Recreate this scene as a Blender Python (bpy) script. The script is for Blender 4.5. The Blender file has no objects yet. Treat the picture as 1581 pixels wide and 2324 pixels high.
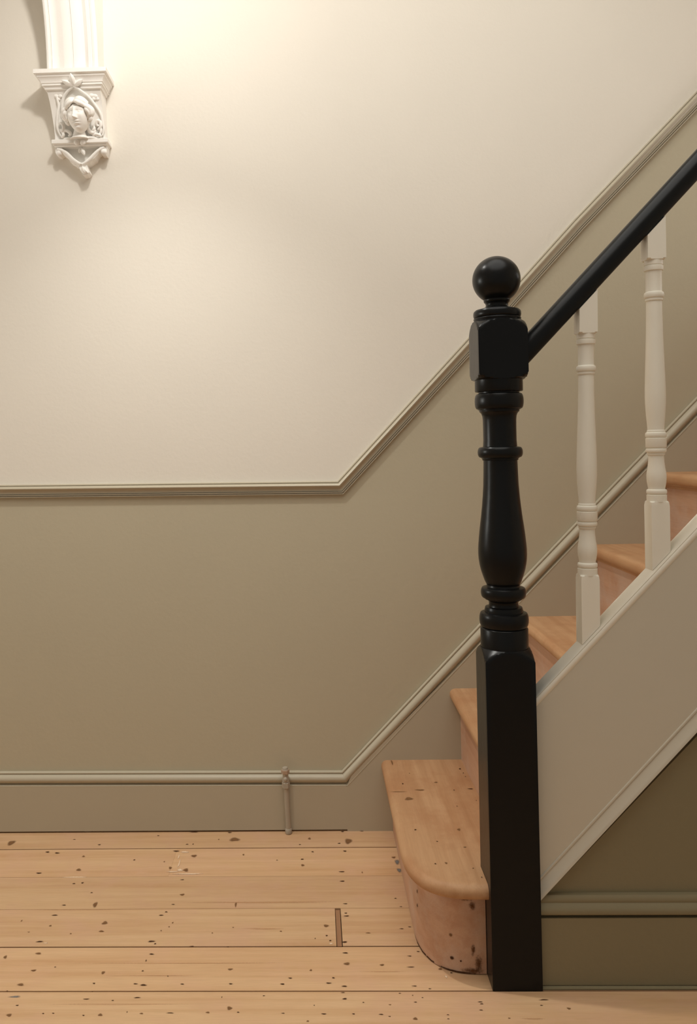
import bpy, bmesh, math, random
from math import sin, cos, pi, radians
from mathutils import Vector, Matrix, noise

C = bpy.context.scene.collection
SC = bpy.context.scene
random.seed(7)

# ------------------------------------------------------------------ camera
yaw, pit, rol = -0.02915, 0.00936, -0.02014
fwd = Vector((sin(yaw)*cos(pit), cos(yaw)*cos(pit), sin(pit)))
rt0 = Vector((cos(yaw), -sin(yaw), 0)); up0 = rt0.cross(fwd)
rt = cos(rol)*rt0 + sin(rol)*up0; up = -sin(rol)*rt0 + cos(rol)*up0
cd = bpy.data.cameras.new('camera'); cam = bpy.data.objects.new('camera', cd); C.objects.link(cam)
M = Matrix((rt, up, -fwd)).transposed().to_4x4(); M.translation = Vector((0, -2.32501, 1.07077))
cam.matrix_world = M
cd.sensor_fit = 'VERTICAL'; cd.sensor_height = 24.0; cd.lens = 1881.476/2324*24
cd.shift_x = (790.5-653.175)/2324; cd.shift_y = -(1162-991.568)/2324
cd.clip_start = 0.01
SC.camera = cam

# ------------------------------------------------------------------ light
wd = bpy.data.worlds.new('house_ambient'); SC.world = wd; wd.use_nodes = True
bg = wd.node_tree.nodes['Background']; bg.inputs[0].default_value = (1, 0.96, 0.86, 1); bg.inputs[1].default_value = 0.28

def lamp(name, kind, loc, energy, col, size, rot=None):
    l = bpy.data.lights.new(name, kind); l.energy = energy; l.color = col
    if kind == 'AREA': l.shape = 'DISK'; l.size = size
    else: l.shadow_soft_size = size
    o = bpy.data.objects.new(name, l); o.location = loc; C.objects.link(o)
    if rot: o.rotation_euler = rot
    return o
lamp('hall_lamp', 'POINT', (-0.43, -0.53, 2.36), 8.0, (1.0, 0.97, 0.92), 0.03)
sp = lamp('hall_lamp_down_fill', 'SPOT', (-0.43, -0.53, 2.34), 40.0, (1.0, 0.98, 0.92), 0.025)   # added spot at the hall lamp, strengthens the dado and floor shadows
sp.data.spot_size = radians(96); sp.data.spot_blend = 1.0
lamp('right_fill', 'AREA', (2.30, -0.34, 1.75), 6.0, (1.0, 0.97, 0.95), 0.62, (0, radians(90), 0))  # unseen fill added to even out the right of the wall
lamp('left_fill', 'AREA', (-2.30, -0.34, 1.35), 10.0, (0.98, 1.0, 0.96), 0.6, (0, radians(-90), 0))  # added fill from the left, no source stands there
lamp('overhead_fill', 'AREA', (0.25, -1.35, 2.9), 24.0, (1.0, 1.0, 0.96), 2.0)  # added overhead fill for the balusters and upper wall

vs = SC.view_settings
vs.view_transform = 'Standard'; vs.look = 'None'; vs.gamma = 1.0; vs.use_curve_mapping = False; vs.exposure = 0.0

# ------------------------------------------------------------------ materials
def newmat(name):
    m = bpy.data.materials.new(name); m.use_nodes = True
    nt = m.node_tree; return m, nt, nt.nodes['Principled BSDF']
def N(nt, t, **k):
    n = nt.nodes.new(t)
    for a, b in k.items(): setattr(n, a, b)
    return n
def lin(c): return tuple(((v/255)/12.92 if v/255 <= 0.04045 else ((v/255+0.055)/1.055)**2.4) for v in c)+(1,)

def paint(name, col, rough=0.6, spec=0.3, bump=0.03, bscale=60, mott=0.03):
    m, nt, b = newmat(name); L = nt.links.new
    tc = N(nt, 'ShaderNodeTexCoord')
    n1 = N(nt, 'ShaderNodeTexNoise'); n1.inputs['Scale'].default_value = 3.0; n1.inputs['Detail'].default_value = 3
    L(tc.outputs['Object'], n1.inputs['Vector'])
    mx = N(nt, 'ShaderNodeMix', data_type='RGBA')
    mx.inputs['A'].default_value = tuple(v*(1-mott) for v in col[:3])+(1,)
    mx.inputs['B'].default_value = tuple(min(1, v*(1+mott)) for v in col[:3])+(1,)
    L(n1.outputs['Fac'], mx.inputs['Factor']); L(mx.outputs['Result'], b.inputs['Base Color'])
    n2 = N(nt, 'ShaderNodeTexNoise'); n2.inputs['Scale'].default_value = bscale; n2.inputs['Detail'].default_value = 4
    L(tc.outputs['Object'], n2.inputs['Vector'])
    bp = N(nt, 'ShaderNodeBump'); bp.inputs['Strength'].default_value = bump; bp.inputs['Distance'].default_value = 0.01
    L(n2.outputs['Fac'], bp.inputs['Height']); L(bp.outputs['Normal'], b.inputs['Normal'])
    b.inputs['Roughness'].default_value = rough; b.inputs['Specular IOR Level'].default_value = spec
    return m

def wood(name, light, dark, streak, axis='x', rough=0.55, spec=0.25, pink=None, blotch=0.35):
    """pine: long grain lines along an axis, broad colour drift, fine pores"""
    m, nt, b = newmat(name); L = nt.links.new
    tc = N(nt, 'ShaderNodeTexCoord'); oi = N(nt, 'ShaderNodeObjectInfo')
    geo = N(nt, 'ShaderNodeNewGeometry')
    add = N(nt, 'ShaderNodeVectorMath', operation='ADD')
    mul = N(nt, 'ShaderNodeVectorMath', operation='SCALE'); mul.inputs['Scale'].default_value = 1.0
    cmb = N(nt, 'ShaderNodeCombineXYZ')
    m1 = N(nt, 'ShaderNodeMath', operation='MULTIPLY'); m1.inputs[1].default_value = 17.0
    L(oi.outputs['Random'], m1.inputs[0])
    for i in range(3): L(m1.outputs[0], cmb.inputs[i])
    L(geo.outputs['Position'], add.inputs[0]); L(cmb.outputs[0], add.inputs[1])
    def mapped(sl, sc_):   # stretched coordinates
        mp = N(nt, 'ShaderNodeMapping')
        mp.inputs['Scale'].default_value = {'x': (sl, sc_, sc_), 'y': (sc_, sl, sc_), 'z': (sc_, sc_, sl)}[axis]
        L(add.outputs[0], mp.inputs['Vector']); return mp.outputs[0]
    g = N(nt, 'ShaderNodeTexNoise'); g.inputs['Scale'].default_value = 1; g.inputs['Detail'].default_value = 5; g.inputs['Distortion'].default_value = 0.6
    L(mapped(1.3, 42), g.inputs['Vector'])
    w = N(nt, 'ShaderNodeTexNoise'); w.inputs['Scale'].default_value = 1; w.inputs['Detail'].default_value = 2; w.inputs['Distortion'].default_value = 1.2
    L(mapped(2.2, 9), w.inputs['Vector'])
    f = N(nt, 'ShaderNodeTexNoise'); f.inputs['Scale'].default_value = 1; f.inputs['Detail'].default_value = 3
    L(mapped(25, 420), f.inputs['Vector'])
    r1 = N(nt, 'ShaderNodeValToRGB'); r1.color_ramp.elements[0].position = 0.30; r1.color_ramp.elements[1].position = 0.62
    r1.color_ramp.elements[0].color = streak; r1.color_ramp.elements[1].color = light
    L(g.outputs['Fac'], r1.inputs['Fac'])
    mx = N(nt, 'ShaderNodeMix', data_type='RGBA'); mx.inputs['B'].default_value = dark
    mr = N(nt, 'ShaderNodeMapRange'); mr.inputs['From Min'].default_value = 0.45; mr.inputs['From Max'].default_value = 0.75; mr.inputs['To Max'].default_value = blotch
    L(w.outputs['Fac'], mr.inputs['Value']); L(mr.outputs[0], mx.inputs['Factor']); L(r1.outputs['Color'], mx.inputs['A'])
    last = mx.outputs['Result']
    if pink:
        p = N(nt, 'ShaderNodeTexNoise'); p.inputs['Scale'].default_value = 7; p.inputs['Detail'].default_value = 6; p.inputs['Roughness'].default_value = 0.65
        L(add.outputs[0], p.inputs['Vector'])
        pr = N(nt, 'ShaderNodeMapRange'); pr.inputs['From Min'].default_value = 0.46; pr.inputs['From Max'].default_value = 0.64; pr.inputs['To Max'].default_value = 0.65
        L(p.outputs['Fac'], pr.inputs['Value'])
        m3 = N(nt, 'ShaderNodeMix', data_type='RGBA'); m3.inputs['B'].default_value = pink
        L(pr.outputs[0], m3.inputs['Factor']); L(last, m3.inputs['A']); last = m3.outputs['Result']
    m4 = N(nt, 'ShaderNodeMix', data_type='RGBA', blend_type='MULTIPLY'); m4.inputs['Factor'].default_value = 0.25
    fr = N(nt, 'ShaderNodeMapRange'); fr.inputs['From Min'].default_value = 0.3; fr.inputs['From Max'].default_value = 0.6; fr.inputs['To Min'].default_value = 0.75
    L(f.outputs['Fac'], fr.inputs['Value']); L(last, m4.inputs['A']); L(fr.outputs[0], m4.inputs['B'])
    m5 = N(nt, 'ShaderNodeMix', data_type='RGBA', blend_type='MULTIPLY'); m5.inputs['Factor'].default_value = 1.0
    tr = N(nt, 'ShaderNodeMapRange'); tr.inputs['To Min'].default_value = 0.90; tr.inputs['To Max'].default_value = 1.04
    L(oi.outputs['Random'], tr.inputs['Value']); L(m4.outputs['Result'], m5.inputs['A']); L(tr.outputs[0], m5.inputs['B'])
    L(m5.outputs['Result'], b.inputs['Base Color'])
    bp = N(nt, 'ShaderNodeBump'); bp.inputs['Strength'].default_value = 0.12; bp.inputs['Distance'].default_value = 0.002
    L(g.outputs['Fac'], bp.inputs['Height']); L(bp.outputs['Normal'], b.inputs['Normal'])
    b.inputs['Roughness'].default_value = rough; b.inputs['Specular IOR Level'].default_value = spec
    return m

def decal(name, col, soft=0.35, ragged=0.35):
    """flat mark in the wood, fading at its rim (UV radius)"""
    m, nt, b = newmat(name); L = nt.links.new
    uv = N(nt, 'ShaderNodeTexCoord'); ns = N(nt, 'ShaderNodeTexNoise'); ns.inputs['Scale'].default_value = 3.0; ns.inputs['Detail'].default_value = 4
    geo = N(nt, 'ShaderNodeNewGeometry'); n2 = N(nt, 'ShaderNodeMapping'); n2.inputs['Scale'].default_value = (90, 160, 90)
    L(geo.outputs['Position'], n2.inputs['Vector']); L(n2.outputs[0], ns.inputs['Vector'])
    ln = N(nt, 'ShaderNodeVectorMath', operation='LENGTH'); L(uv.outputs['UV'], ln.inputs[0])
    ad = N(nt, 'ShaderNodeMath', operation='ADD'); L(ln.outputs['Value'], ad.inputs[0])
    sb = N(nt, 'ShaderNodeMath', operation='MULTIPLY_ADD'); L(ns.outputs['Fac'], sb.inputs[0]); sb.inputs[1].default_value = ragged; sb.inputs[2].default_value = -ragged/2
    L(sb.outputs[0], ad.inputs[1])
    mr = N(nt, 'ShaderNodeMapRange'); mr.inputs['From Min'].default_value = 0.9; mr.inputs['From Max'].default_value = 0.9-soft
    L(ad.outputs[0], mr.inputs['Value']); L(mr.outputs[0], b.inputs['Alpha'])
    b.inputs['Base Color'].default_value = col; b.inputs['Roughness'].default_value = 0.8; b.inputs['Specular IOR Level'].default_value = 0.1
    return m

M_UP = paint('cream_wall_paint', (0.82, 0.765, 0.675), 0.75, 0.2, 0.05, 90)
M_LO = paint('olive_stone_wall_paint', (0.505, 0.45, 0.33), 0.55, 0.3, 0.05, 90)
M_SP = paint('shaded_olive_understair_paint', (0.25, 0.21, 0.125), 0.55, 0.3, 0.05, 90)  # lower wall olive with the under-stair shade darkened into its colour
M_TR = paint('olive_stone_trim_paint', (0.475, 0.42, 0.315), 0.42, 0.4, 0.02, 60)
M_WW = paint('off_white_wood_paint', (0.86, 0.81, 0.70), 0.45, 0.4, 0.03, 50)
M_STR = paint('stair_string_paint', (0.62, 0.565, 0.46), 0.5, 0.35, 0.03, 50)
M_PL = paint('white_plaster_paint', (0.90, 0.865, 0.81), 0.6, 0.3, 0.04, 160)
M_BK = paint('black_gloss_paint', (0.006, 0.0062, 0.0064), 0.28, 0.20, 0.03, 40, 0.0)
M_PIPE = paint('grey_beige_pipe_paint', (0.40, 0.345, 0.27), 0.4, 0.45, 0.03, 80)
M_BRASS = paint('tarnished_brass', (0.42, 0.29, 0.20), 0.35, 0.5, 0.03, 90)
M_GAP = paint('dark_underfloor', (0.02, 0.013, 0.009), 0.95, 0.0, 0.0, 10)
M_CEIL = paint('white_ceiling_paint', (0.78, 0.75, 0.70), 0.8, 0.2, 0.03, 60)
PL_ = wood('pine_floorboard_wood', (0.70, 0.46, 0.26, 1), (0.56, 0.31, 0.155, 1), (0.60, 0.355, 0.185, 1), 'x', pink=(0.66, 0.40, 0.25, 1))
TR_ = wood('pine_tread_wood', (0.60, 0.355, 0.19, 1), (0.44, 0.22, 0.105, 1), (0.50, 0.275, 0.135, 1), 'y', pink=(0.46, 0.225, 0.105, 1), blotch=0.5)
RI_ = wood('stripped_riser_wood', (0.62, 0.38, 0.25, 1), (0.46, 0.235, 0.135, 1), (0.55, 0.31, 0.195, 1), 'y', pink=(0.62, 0.45, 0.35, 1), blotch=0.6)
FI_ = wood('brown_filler_wood', (0.42, 0.225, 0.12, 1), (0.30, 0.145, 0.07, 1), (0.32, 0.16, 0.08, 1), 'y')
D_KNOT = decal('brown_knot', (0.21, 0.105, 0.045, 1), 0.55)
D_DARK = decal('dark_nail_hole', (0.07, 0.03, 0.014, 1), 0.45)
D_PALE = decal('pale_splintered_wood', (0.80, 0.60, 0.42, 1), 0.4, 1.0)
D_GREY = decal('grey_dust', (0.20, 0.19, 0.18, 1), 0.7)
D_STAIN = decal('dark_varnish_stain', (0.15, 0.062, 0.022, 1), 0.9, 1.3)

# ------------------------------------------------------------------ helpers
def mesh_obj(name, bm, mat, parent=None, smooth=None, kind=None, label=None, keep=False):
    me = bpy.data.meshes.new(name)
    if not keep: bmesh.ops.recalc_face_normals(bm, faces=bm.faces[:])
    bm.to_mesh(me); bm.free()
    for m in (mat if isinstance(mat, (list, tuple)) else [mat]): me.materials.append(m)
    o = bpy.data.objects.new(name, me); C.objects.link(o)
    if smooth:
        for p in me.polygons: p.use_smooth = True
        if smooth is not True: me.set_sharp_from_angle(angle=radians(smooth))
    if parent: o.parent = parent; o.matrix_parent_inverse = Matrix.Translation(-Vector(parent.location))
    if kind: o['kind'] = kind
    if label: o['label'] = label
    return o
def thing(name, label, cat, loc=(0, 0, 0), group=None):
    o = bpy.data.objects.new(name, None); C.objects.link(o); o.location = loc; o.empty_display_size = 0.05
    o['label'] = label; o['category'] = cat
    if group: o['group'] = group
    return o
def box(bm, x0, x1, y0, y1, z0, z1):
    v = [bm.verts.new((x, y, z)) for x in (x0, x1) for y in (y0, y1) for z in (z0, z1)]
    for f in ((0, 1, 3, 2), (4, 6, 7, 5), (0, 4, 5, 1), (2, 3, 7, 6), (0, 2, 6, 4), (1, 5, 7, 3)):
        bm.faces.new([v[i] for i in f])
def prism(bm, pts, a, b, axis='y'):
    """polygon pts extruded from a to b; axis 'y': pts=(x,z); 'z': pts=(x,y)"""
    def mk(p, t): return (p[0], t, p[1]) if axis == 'y' else (p[0], p[1], t)
    A = [bm.verts.new(mk(p, a)) for p in pts]; B = [bm.verts.new(mk(p, b)) for p in pts]
    bm.faces.new(A); bm.faces.new(B[::-1])
    for i in range(len(pts)):
        j = (i+1) % len(pts); bm.faces.new([A[i], A[j], B[j], B[i]])
def bevel(bm, w, seg=2, ang=40):
    es = [e for e in bm.edges if len(e.link_faces) == 2 and e.calc_face_angle(0) > radians(ang)]
    bmesh.ops.recalc_face_normals(bm, faces=bm.faces[:])
    bmesh.ops.bevel(bm, geom=es, offset=w, segments=seg, profile=0.6, affect='EDGES', clamp_overlap=True)
def sweep_wall(bm, path, prof, y0=0.0, s=-1, pre=None, post=None):
    """profile (d below the path line, depth towards the room) swept along an (x,z) polyline, mitred"""
    n = len(path); rows = []
    for i, p in enumerate(path):
        P = Vector(p)
        def nrm(a, b):
            d = (Vector(b)-Vector(a)).normalized(); return Vector((d.y, -d.x))
        q0 = path[i-1] if i > 0 else pre; q1 = path[i+1] if i < n-1 else post
        if q0 is None: m = nrm(p, q1); k = 1
        elif q1 is None: m = nrm(q0, p); k = 1
        else:
            a = nrm(q0, p); b2 = nrm(p, q1); m = (a+b2).normalized(); k = 1/m.dot(a)
        if q0 is None or q1 is None:   # vertical cut ends
            k = 1/abs(m.y); m = Vector((0, -1))
        rows.append([bm.verts.new((P.x+m.x*k*d, y0+s*h, P.y+m.y*k*d)) for d, h in prof])
    L_ = len(prof)
    for i in range(n-1):
        for j in range(L_-1):
            bm.faces.new([rows[i][j], rows[i+1][j], rows[i+1][j+1], rows[i][j+1]])
        bm.faces.new([rows[i][L_-1], rows[i+1][L_-1], rows[i+1][0], rows[i][0]])
    bm.faces.new(rows[0]); bm.faces.new(rows[-1][::-1])
def lathe(bm, prof, seg=48, sq=None, lean=None):
    """prof [(z, r)]; sq = half width of the square the rings are clipped to; lean(z) -> (x, y)"""
    rings = []
    for z, r in prof:
        ox, oy = lean(z) if lean else (0, 0)
        ring = []
        for k in range(seg):
            a = 2*pi*k/seg+pi/4
            rr = r
            if sq is not None: rr = min(r, sq/max(abs(cos(a)), abs(sin(a))))
            ring.append(bm.verts.new((ox+rr*cos(a), oy+rr*sin(a), z)))
        rings.append(ring)
    for A, B in zip(rings, rings[1:]):
        for k in range(seg):
            j = (k+1) % seg; bm.faces.new([A[k], A[j], B[j], B[k]])
    bm.faces.new(rings[0][::-1]); bm.faces.new(rings[-1])
def arc(z0, z1, r0, bulge, n=8):
    """torus-like bead from z0 to z1 standing out to bulge"""
    return [(z0+(z1-z0)*(0.5-0.5*cos(pi*i/n)), r0+(bulge-r0)*max(0, sin(pi*i/n))**0.75) for i in range(n+1)]
def spline(pts, n=6):
    out = []
    P = [pts[0]]+list(pts)+[pts[-1]]
    for i in range(1, len(P)-2):
        for k in range(n):
            t = k/n; a, b, c, d = P[i-1], P[i], P[i+1], P[i+2]
            out.append(tuple(0.5*((2*b[q])+(-a[q]+c[q])*t+(2*a[q]-5*b[q]+4*c[q]-d[q])*t*t+(-a[q]+3*b[q]-3*c[q]+d[q])*t**3) for q in range(len(b))))
    out.append(tuple(pts[-1])); return out
def tube(bm, pts, rad, seg=10, cap=True):
    """pts 3D; rad float or list"""
    P = [Vector(p) for p in pts]; n = len(P); rings = []
    R_ = rad if isinstance(rad, (list, tuple)) else [rad]*n
    u = None
    for i in range(n):
        t = (P[min(i+1, n-1)]-P[max(i-1, 0)]).normalized()
        if u is None:
            u = t.cross(Vector((0, 1, 0)));  u = u if u.length > 0.1 else t.cross(Vector((1, 0, 0)))
        u = (u-t*u.dot(t)).normalized(); v = t.cross(u)
        rings.append([bm.verts.new(P[i]+(u*cos(2*pi*k/seg)+v*sin(2*pi*k/seg))*R_[i]) for k in range(seg)])
    for A, B in zip(rings, rings[1:]):
        for k in range(seg):
            j = (k+1) % seg; bm.faces.new([A[k], A[j], B[j], B[k]])
    if cap: bm.faces.new(rings[0][::-1]); bm.faces.new(rings[-1])
def ball(bm, c, r, rot=None, seg=14):
    """ellipsoid, r = (rx, ry, rz)"""
    mt = Matrix.Translation(c)
    if rot: mt = mt @ rot
    mt = mt @ Matrix.Diagonal((r[0], r[1], r[2], 1))
    bmesh.ops.create_uvsphere(bm, u_segments=seg, v_segments=max(6, seg*2//3), radius=1, matrix=mt)

# ------------------------------------------------------------------ room shell
DADO = [(-2.4, 0.985), (0.0677, 0.9663), (0.4382, 1.3572), (0.738, 1.6793), (1.0867, 2.0313), (2.4, 3.37)]
bm = bmesh.new()
lowz = 0.02
top = [bm.verts.new((x, 0, 4.4)) for x in (-2.4, 2.4)]
mid = [bm.verts.new((x, 0, z-lowz)) for x, z in DADO]
bot = [bm.verts.new((x, 0, -0.05)) for x in (-2.4, 2.4)]
f1 = bm.faces.new([top[0]]+mid+[top[1]]); f2 = bm.faces.new([bot[0], bot[1]]+mid[::-1]); f2.material_index = 1
# thickness behind the painted face
bk = [bm.verts.new(p) for p in ((-2.4, 0.12, -0.05), (2.4, 0.12, -0.05), (2.4, 0.12, 4.4), (-2.4, 0.12, 4.4))]
bm.faces.new(bk)
bm.faces.new([top[0], mid[0], bot[0], bk[0], bk[3]]); bm.faces.new([top[1], bk[2], bk[1], bot[1], mid[-1]])
bm.faces.new([top[0], bk[3], bk[2], top[1]]); bm.faces.new([bot[0], bot[1], bk[1], bk[0]])
mesh_obj('wall_back', bm, [M_UP, M_LO], kind='structure')
bm = bmesh.new(); box(bm, -2.52, -2.4, -3.4, 0.12, -0.05, 4.4); mesh_obj('wall_left', bm, M_UP, kind='structure')
bm = bmesh.new(); box(bm, 2.4, 2.52, -3.4, 0.12, -0.05, 4.4); mesh_obj('wall_right', bm, M_UP, kind='structure')
bm = bmesh.new(); box(bm, -2.52, 2.52, -3.4, 0.12, 3.0, 3.1); mesh_obj('ceiling', bm, M_CEIL, kind='structure')

# floor and its boards
bm = bmesh.new(); box(bm, -2.4, 2.4, -3.4, 0.0, -0.06, -0.024)
floor = mesh_obj('floor', bm, M_GAP, kind='structure')
rows = [0.0, -0.1140, -0.2582, -0.4022, -0.5472, -0.6918]
while rows[-1] > -3.35: rows.append(rows[-1]-0.1440)
gaps = [0.0012, 0.0036, 0.0022, 0.0007, 0.0036, 0.0042, 0.003]
butts = {1: [-0.3815], 3: [0.0305, 0.0425], 6: [-0.7], 7: [0.5], 9: [-0.2], 11: [0.6]}
k = 0
for i in range(len(rows)-1):
    ga = gaps[i] if i < len(gaps) else 0.002; gb = gaps[i+1] if i+1 < len(gaps) else 0.002
    xs = [-2.4]+butts.get(i, [])+[2.4]
    for a, b in zip(xs, xs[1:]):
        if i == 3 and a == 0.0305:
            bm = bmesh.new(); box(bm, a+0.0006, b-0.0010, rows[i+1]+0.003, rows[i]-0.004, -0.024, -0.0015); bevel(bm, 0.0006, 1)
            o = mesh_obj('filler_strip', bm, FI_, floor, label='narrow brown strip let into a board joint'); continue
        bm = bmesh.new()
        dz = [0, -0.0004, 0.0002, 0, -0.0003, 0.0002][i % 6]
        e_ = 0.0001 if i == 1 else 0.0007
        box(bm, a+(e_ if a > -2.4 else 0), b-(e_ if b < 2.4 else 0), rows[i+1]+gb/2, rows[i]-ga/2, -0.024, dz)
        bevel(bm, 0.0008, 1)
        mesh_obj('floorboard', bm, PL_, floor)

# marks in the boards: (x px, y px, w, h) in the photograph, laid on the floor plane at their true place
def ray(px, py): return fwd+rt*((px-653.175)/1881.476)-up*((py-991.568)/1881.476)
def on_z(px, py, z=0.0):
    d = ray(px, py); o = M.translation; return o+d*((z-o.z)/d.z)
def mark(bm, uvl, x, y, w, h, z, mi, seg=12, rot=0.0):
    """soft ellipse lying on plane z"""
    c = bm.verts.new((x, y, z)); rim = []
    for q in range(seg):
        a = 2*pi*q/seg; wob = 1+0.16*sin(3*a+x*97)+0.10*sin(2*a+y*71)
        ux, uy = cos(a)*w*wob, sin(a)*h*wob
        rim.append((bm.verts.new((x+ux*cos(rot)-uy*sin(rot), y+ux*sin(rot)+uy*cos(rot), z)), (cos(a)*1.15, sin(a)*1.15)))
    for q in range(seg):
        (v1, u1), (v2, u2) = rim[q], rim[(q+1) % seg]
        f = bm.faces.new([c, v1, v2]); f.material_index = mi; f.normal_update()
        for lp, uv in zip(f.loops, ((0, 0), u1, u2)): lp[uvl].uv = uv
A8 = lambda t: [(x/1.838, 1700+y/1.838, w/1.838, h/1.838) for x, y, w, h in t]
B8 = lambda t: [(840+x/3.593, 1850+y/3.593, w/3.593, h/3.593) for x, y, w, h in t]
knots = A8([(47,392,34,26),(978,378,50,22),(1452,385,36,30),(328,504,26,12),(809,446,28,14),(348,448,14,8),(710,496,18,12),(775,505,26,18),(1262,485,20,10),(397,650,24,26),(760,608,24,12),(983,650,12,24),(437,726,32,16),(423,761,28,10),(1360,738,30,13),(295,771,10,7),(1171,761,12,7),(22,868,18,16),(160,853,34,9),(140,924,30,9),(430,933,20,14),(86,983,34,13),(960,919,28,9),(1296,923,14,9),(1446,896,32,15),(38,1111,28,16),(418,1110,24,14),(957,1082,30,18),(866,1100,22,9),(590,1104,20,8),(1283,1136,14,9),(685,470,8,5),(1015,441,10,8),(90,717,8,8),(672,758,8,6),(720,725,10,7),(705,742,9,6),(885,768,8,6),(972,745,10,5),(1535,768,26,6),(120,764,12,4),(210,738,16,7),(1510,515,6,10),(1290,374,14,12),(912,378,7,7)])
knots += B8([(95,1222,46,20),(570,1255,40,22),(367,1662,46,30),(345,1472,16,12),(190,345,44,18),(1133,1658,26,14),(160,1548,34,10),(735,1255,22,10),(1290-840,1,0,0)][:8])
knots += [(1290.4, 2289.5, 12, 6)]
darks = A8([(198,430,24,6),(238,434,28,6),(162,518,30,6),(414,400,18,5),(735,426,38,6),(805,397,8,6),(780,398,16,4),(810,347,50,4),(958,349,26,5),(1428,345,20,5),(1508,342,26,6),(1414,394,18,5),(1250,399,14,4),(660,362,14,4),(1303,429,14,5),(1438,426,20,6),(560,463,12,5),(1260,460,18,6),(1425,512,34,5),(308,562,20,5),(344,559,16,7),(760,546,24,4),(382,600,14,5),(1427,552,32,6),(267,652,26,5),(722,649,22,4),(1440,646,28,5),(228,694,34,6),(672,694,26,6),(693,680,14,6),(1445,697,30,6),(1442,685,16,6),(166,804,42,7),(632,803,42,9),(647,813,14,6),(1436,806,34,9),(1377,800,13,7),(1362,779,12,8),(1314,791,6,6),(632,856,30,6),(609,883,6,12),(1440,851,34,6),(595,926,14,5),(598,985,36,9),(565,980,26,5),(760,981,22,5),(392,978,16,6),(962,980,22,6),(1210,956,26,5),(1178,981,24,7),(1370,977,32,6),(1390,955,18,6),(1436,990,32,7),(1430,1017,24,4),(72,1070,20,5),(470,1050,14,5),(360,1044,38,5),(572,1038,38,6),(1437,1043,28,9),(1350,1106,30,7),(710,1102,44,5),(222,1103,14,5),(348,1112,14,6),(993,1099,14,6),(1474,1106,16,7),(925,1036,5,8),(180,1104,14,5),(1310,1070,8,5),(1180,1103,20,4),(1515,1058,12,5),(530,1098,6,8),(1100,1030,14,4),(385,1013,10,4),(700,948,10,4),(230,910,10,4),(950,826,16,3),(800,824,30,5),(30,1010,10,4),(310,378,16,3),(1155,464,10,3)])
darks += B8([(88,1627,52,13),(158,1643,28,9),(368,1527,42,9),(895,1525,62,8),(908,1541,46,9),(903,1592,46,7),(633,1630,32,7),(636,1663,26,9),(1415,1508,110,12),(1395,1553,38,7),(360,1395,60,7),(485,1417,32,6),(205,680,28,9),(250,748,32,7),(255,928,50,7),(320,912,38,7),(660,1287,32,9),(390,1113,38,8),(330,1240,90,5),(240,1455,30,6),(425,1490,22,7),(320,1150,50,4),(1540,1455-1300,0,0)][:22])
pales = A8([(785,521,150,7),(720,512,60,6),(750,505,30,14),(747,478,8,40),(745,450,6,30),(770,430,44,8),(312,535,132,5),(365,345,60,6),(190,810,26,5),(1380,812,22,8)])
pales += [(1012, 2217, 8, 8)]
greys = B8([(218,382,52,50),(235,450,44,46),(1000,1480,1,1)][:2])+A8([(62,1034,60,10)])
streaks = A8([(1100,750,250,9),(300,670,560,6),(800,893,1100,6),(500,1065,900,5),(1100,640,900,10),(650,945,600,4)])+B8([(1330,1662,250,22),(120,1275,600,5)])
bmk = bmesh.new(); uvl = bmk.loops.layers.uv.new('UVMap')
def lay(lst, mi, z, fac=1.0, gro=1.0):
    for px, py, w, h in lst:
        if w <= 0.5: continue
        p = on_z(px, py); e = on_z(px+w/2, py); g_ = on_z(px, py+h/2)
        mark(bmk, uvl, p.x, p.y, max(0.0015, (e-p).length*gro), max(0.0016, (g_-p).length*gro), z+random.random()*0.00005, mi)
D_STRK = decal('faint_grain_streak', (0.60, 0.35, 0.18, 1), 1.0, 0.6)
lay(streaks, 4, 0.00030); lay(greys, 3, 0.00040, 1, 1.2); lay(pales, 2, 0.00046, 1, 1.1); lay(knots, 0, 0.00056, 1, 1.15); lay(darks, 1, 0.00068, 1, 1.05)
# further marks on the boards nearer than the frame
for _ in range(70):
    x, y = random.uniform(-1.5, 1.5), random.uniform(-3.2, -0.80)
    mark(bmk, uvl, x, y, random.uniform(.006, .014), random.uniform(.002, .005), 0.0006, random.choice((0, 1, 1)))
mesh_obj('knots_and_nail_holes', bmk, [D_KNOT, D_DARK, D_PALE, D_GREY, D_STRK], floor, kind='stuff', keep=True)

# dado rail
bm = bmesh.new()
prof = [(0, 0), (0, .007), (.0015, .0095), (.0035, .0100), (.0042, .0085), (.0055, .0085), (.0062, .012), (.0085, .0165), (.0115, .0185), (.0140, .0180), (.0155, .0165),
        (.0175, .0125), (.0210, .0100), (.0255, .0092), (.0272, .0096), (.0277, .0064), (.0287, .0064), (.0292, .0108), (.0318, .0108), (.0324, .0060), (.0336, .0060), (.0341, .0092), (.0368, .0092), (.0372, 0)]
sweep_wall(bm, DADO, prof)
mesh_obj('trim_1', bm, M_TR, kind='structure', smooth=35)

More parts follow.
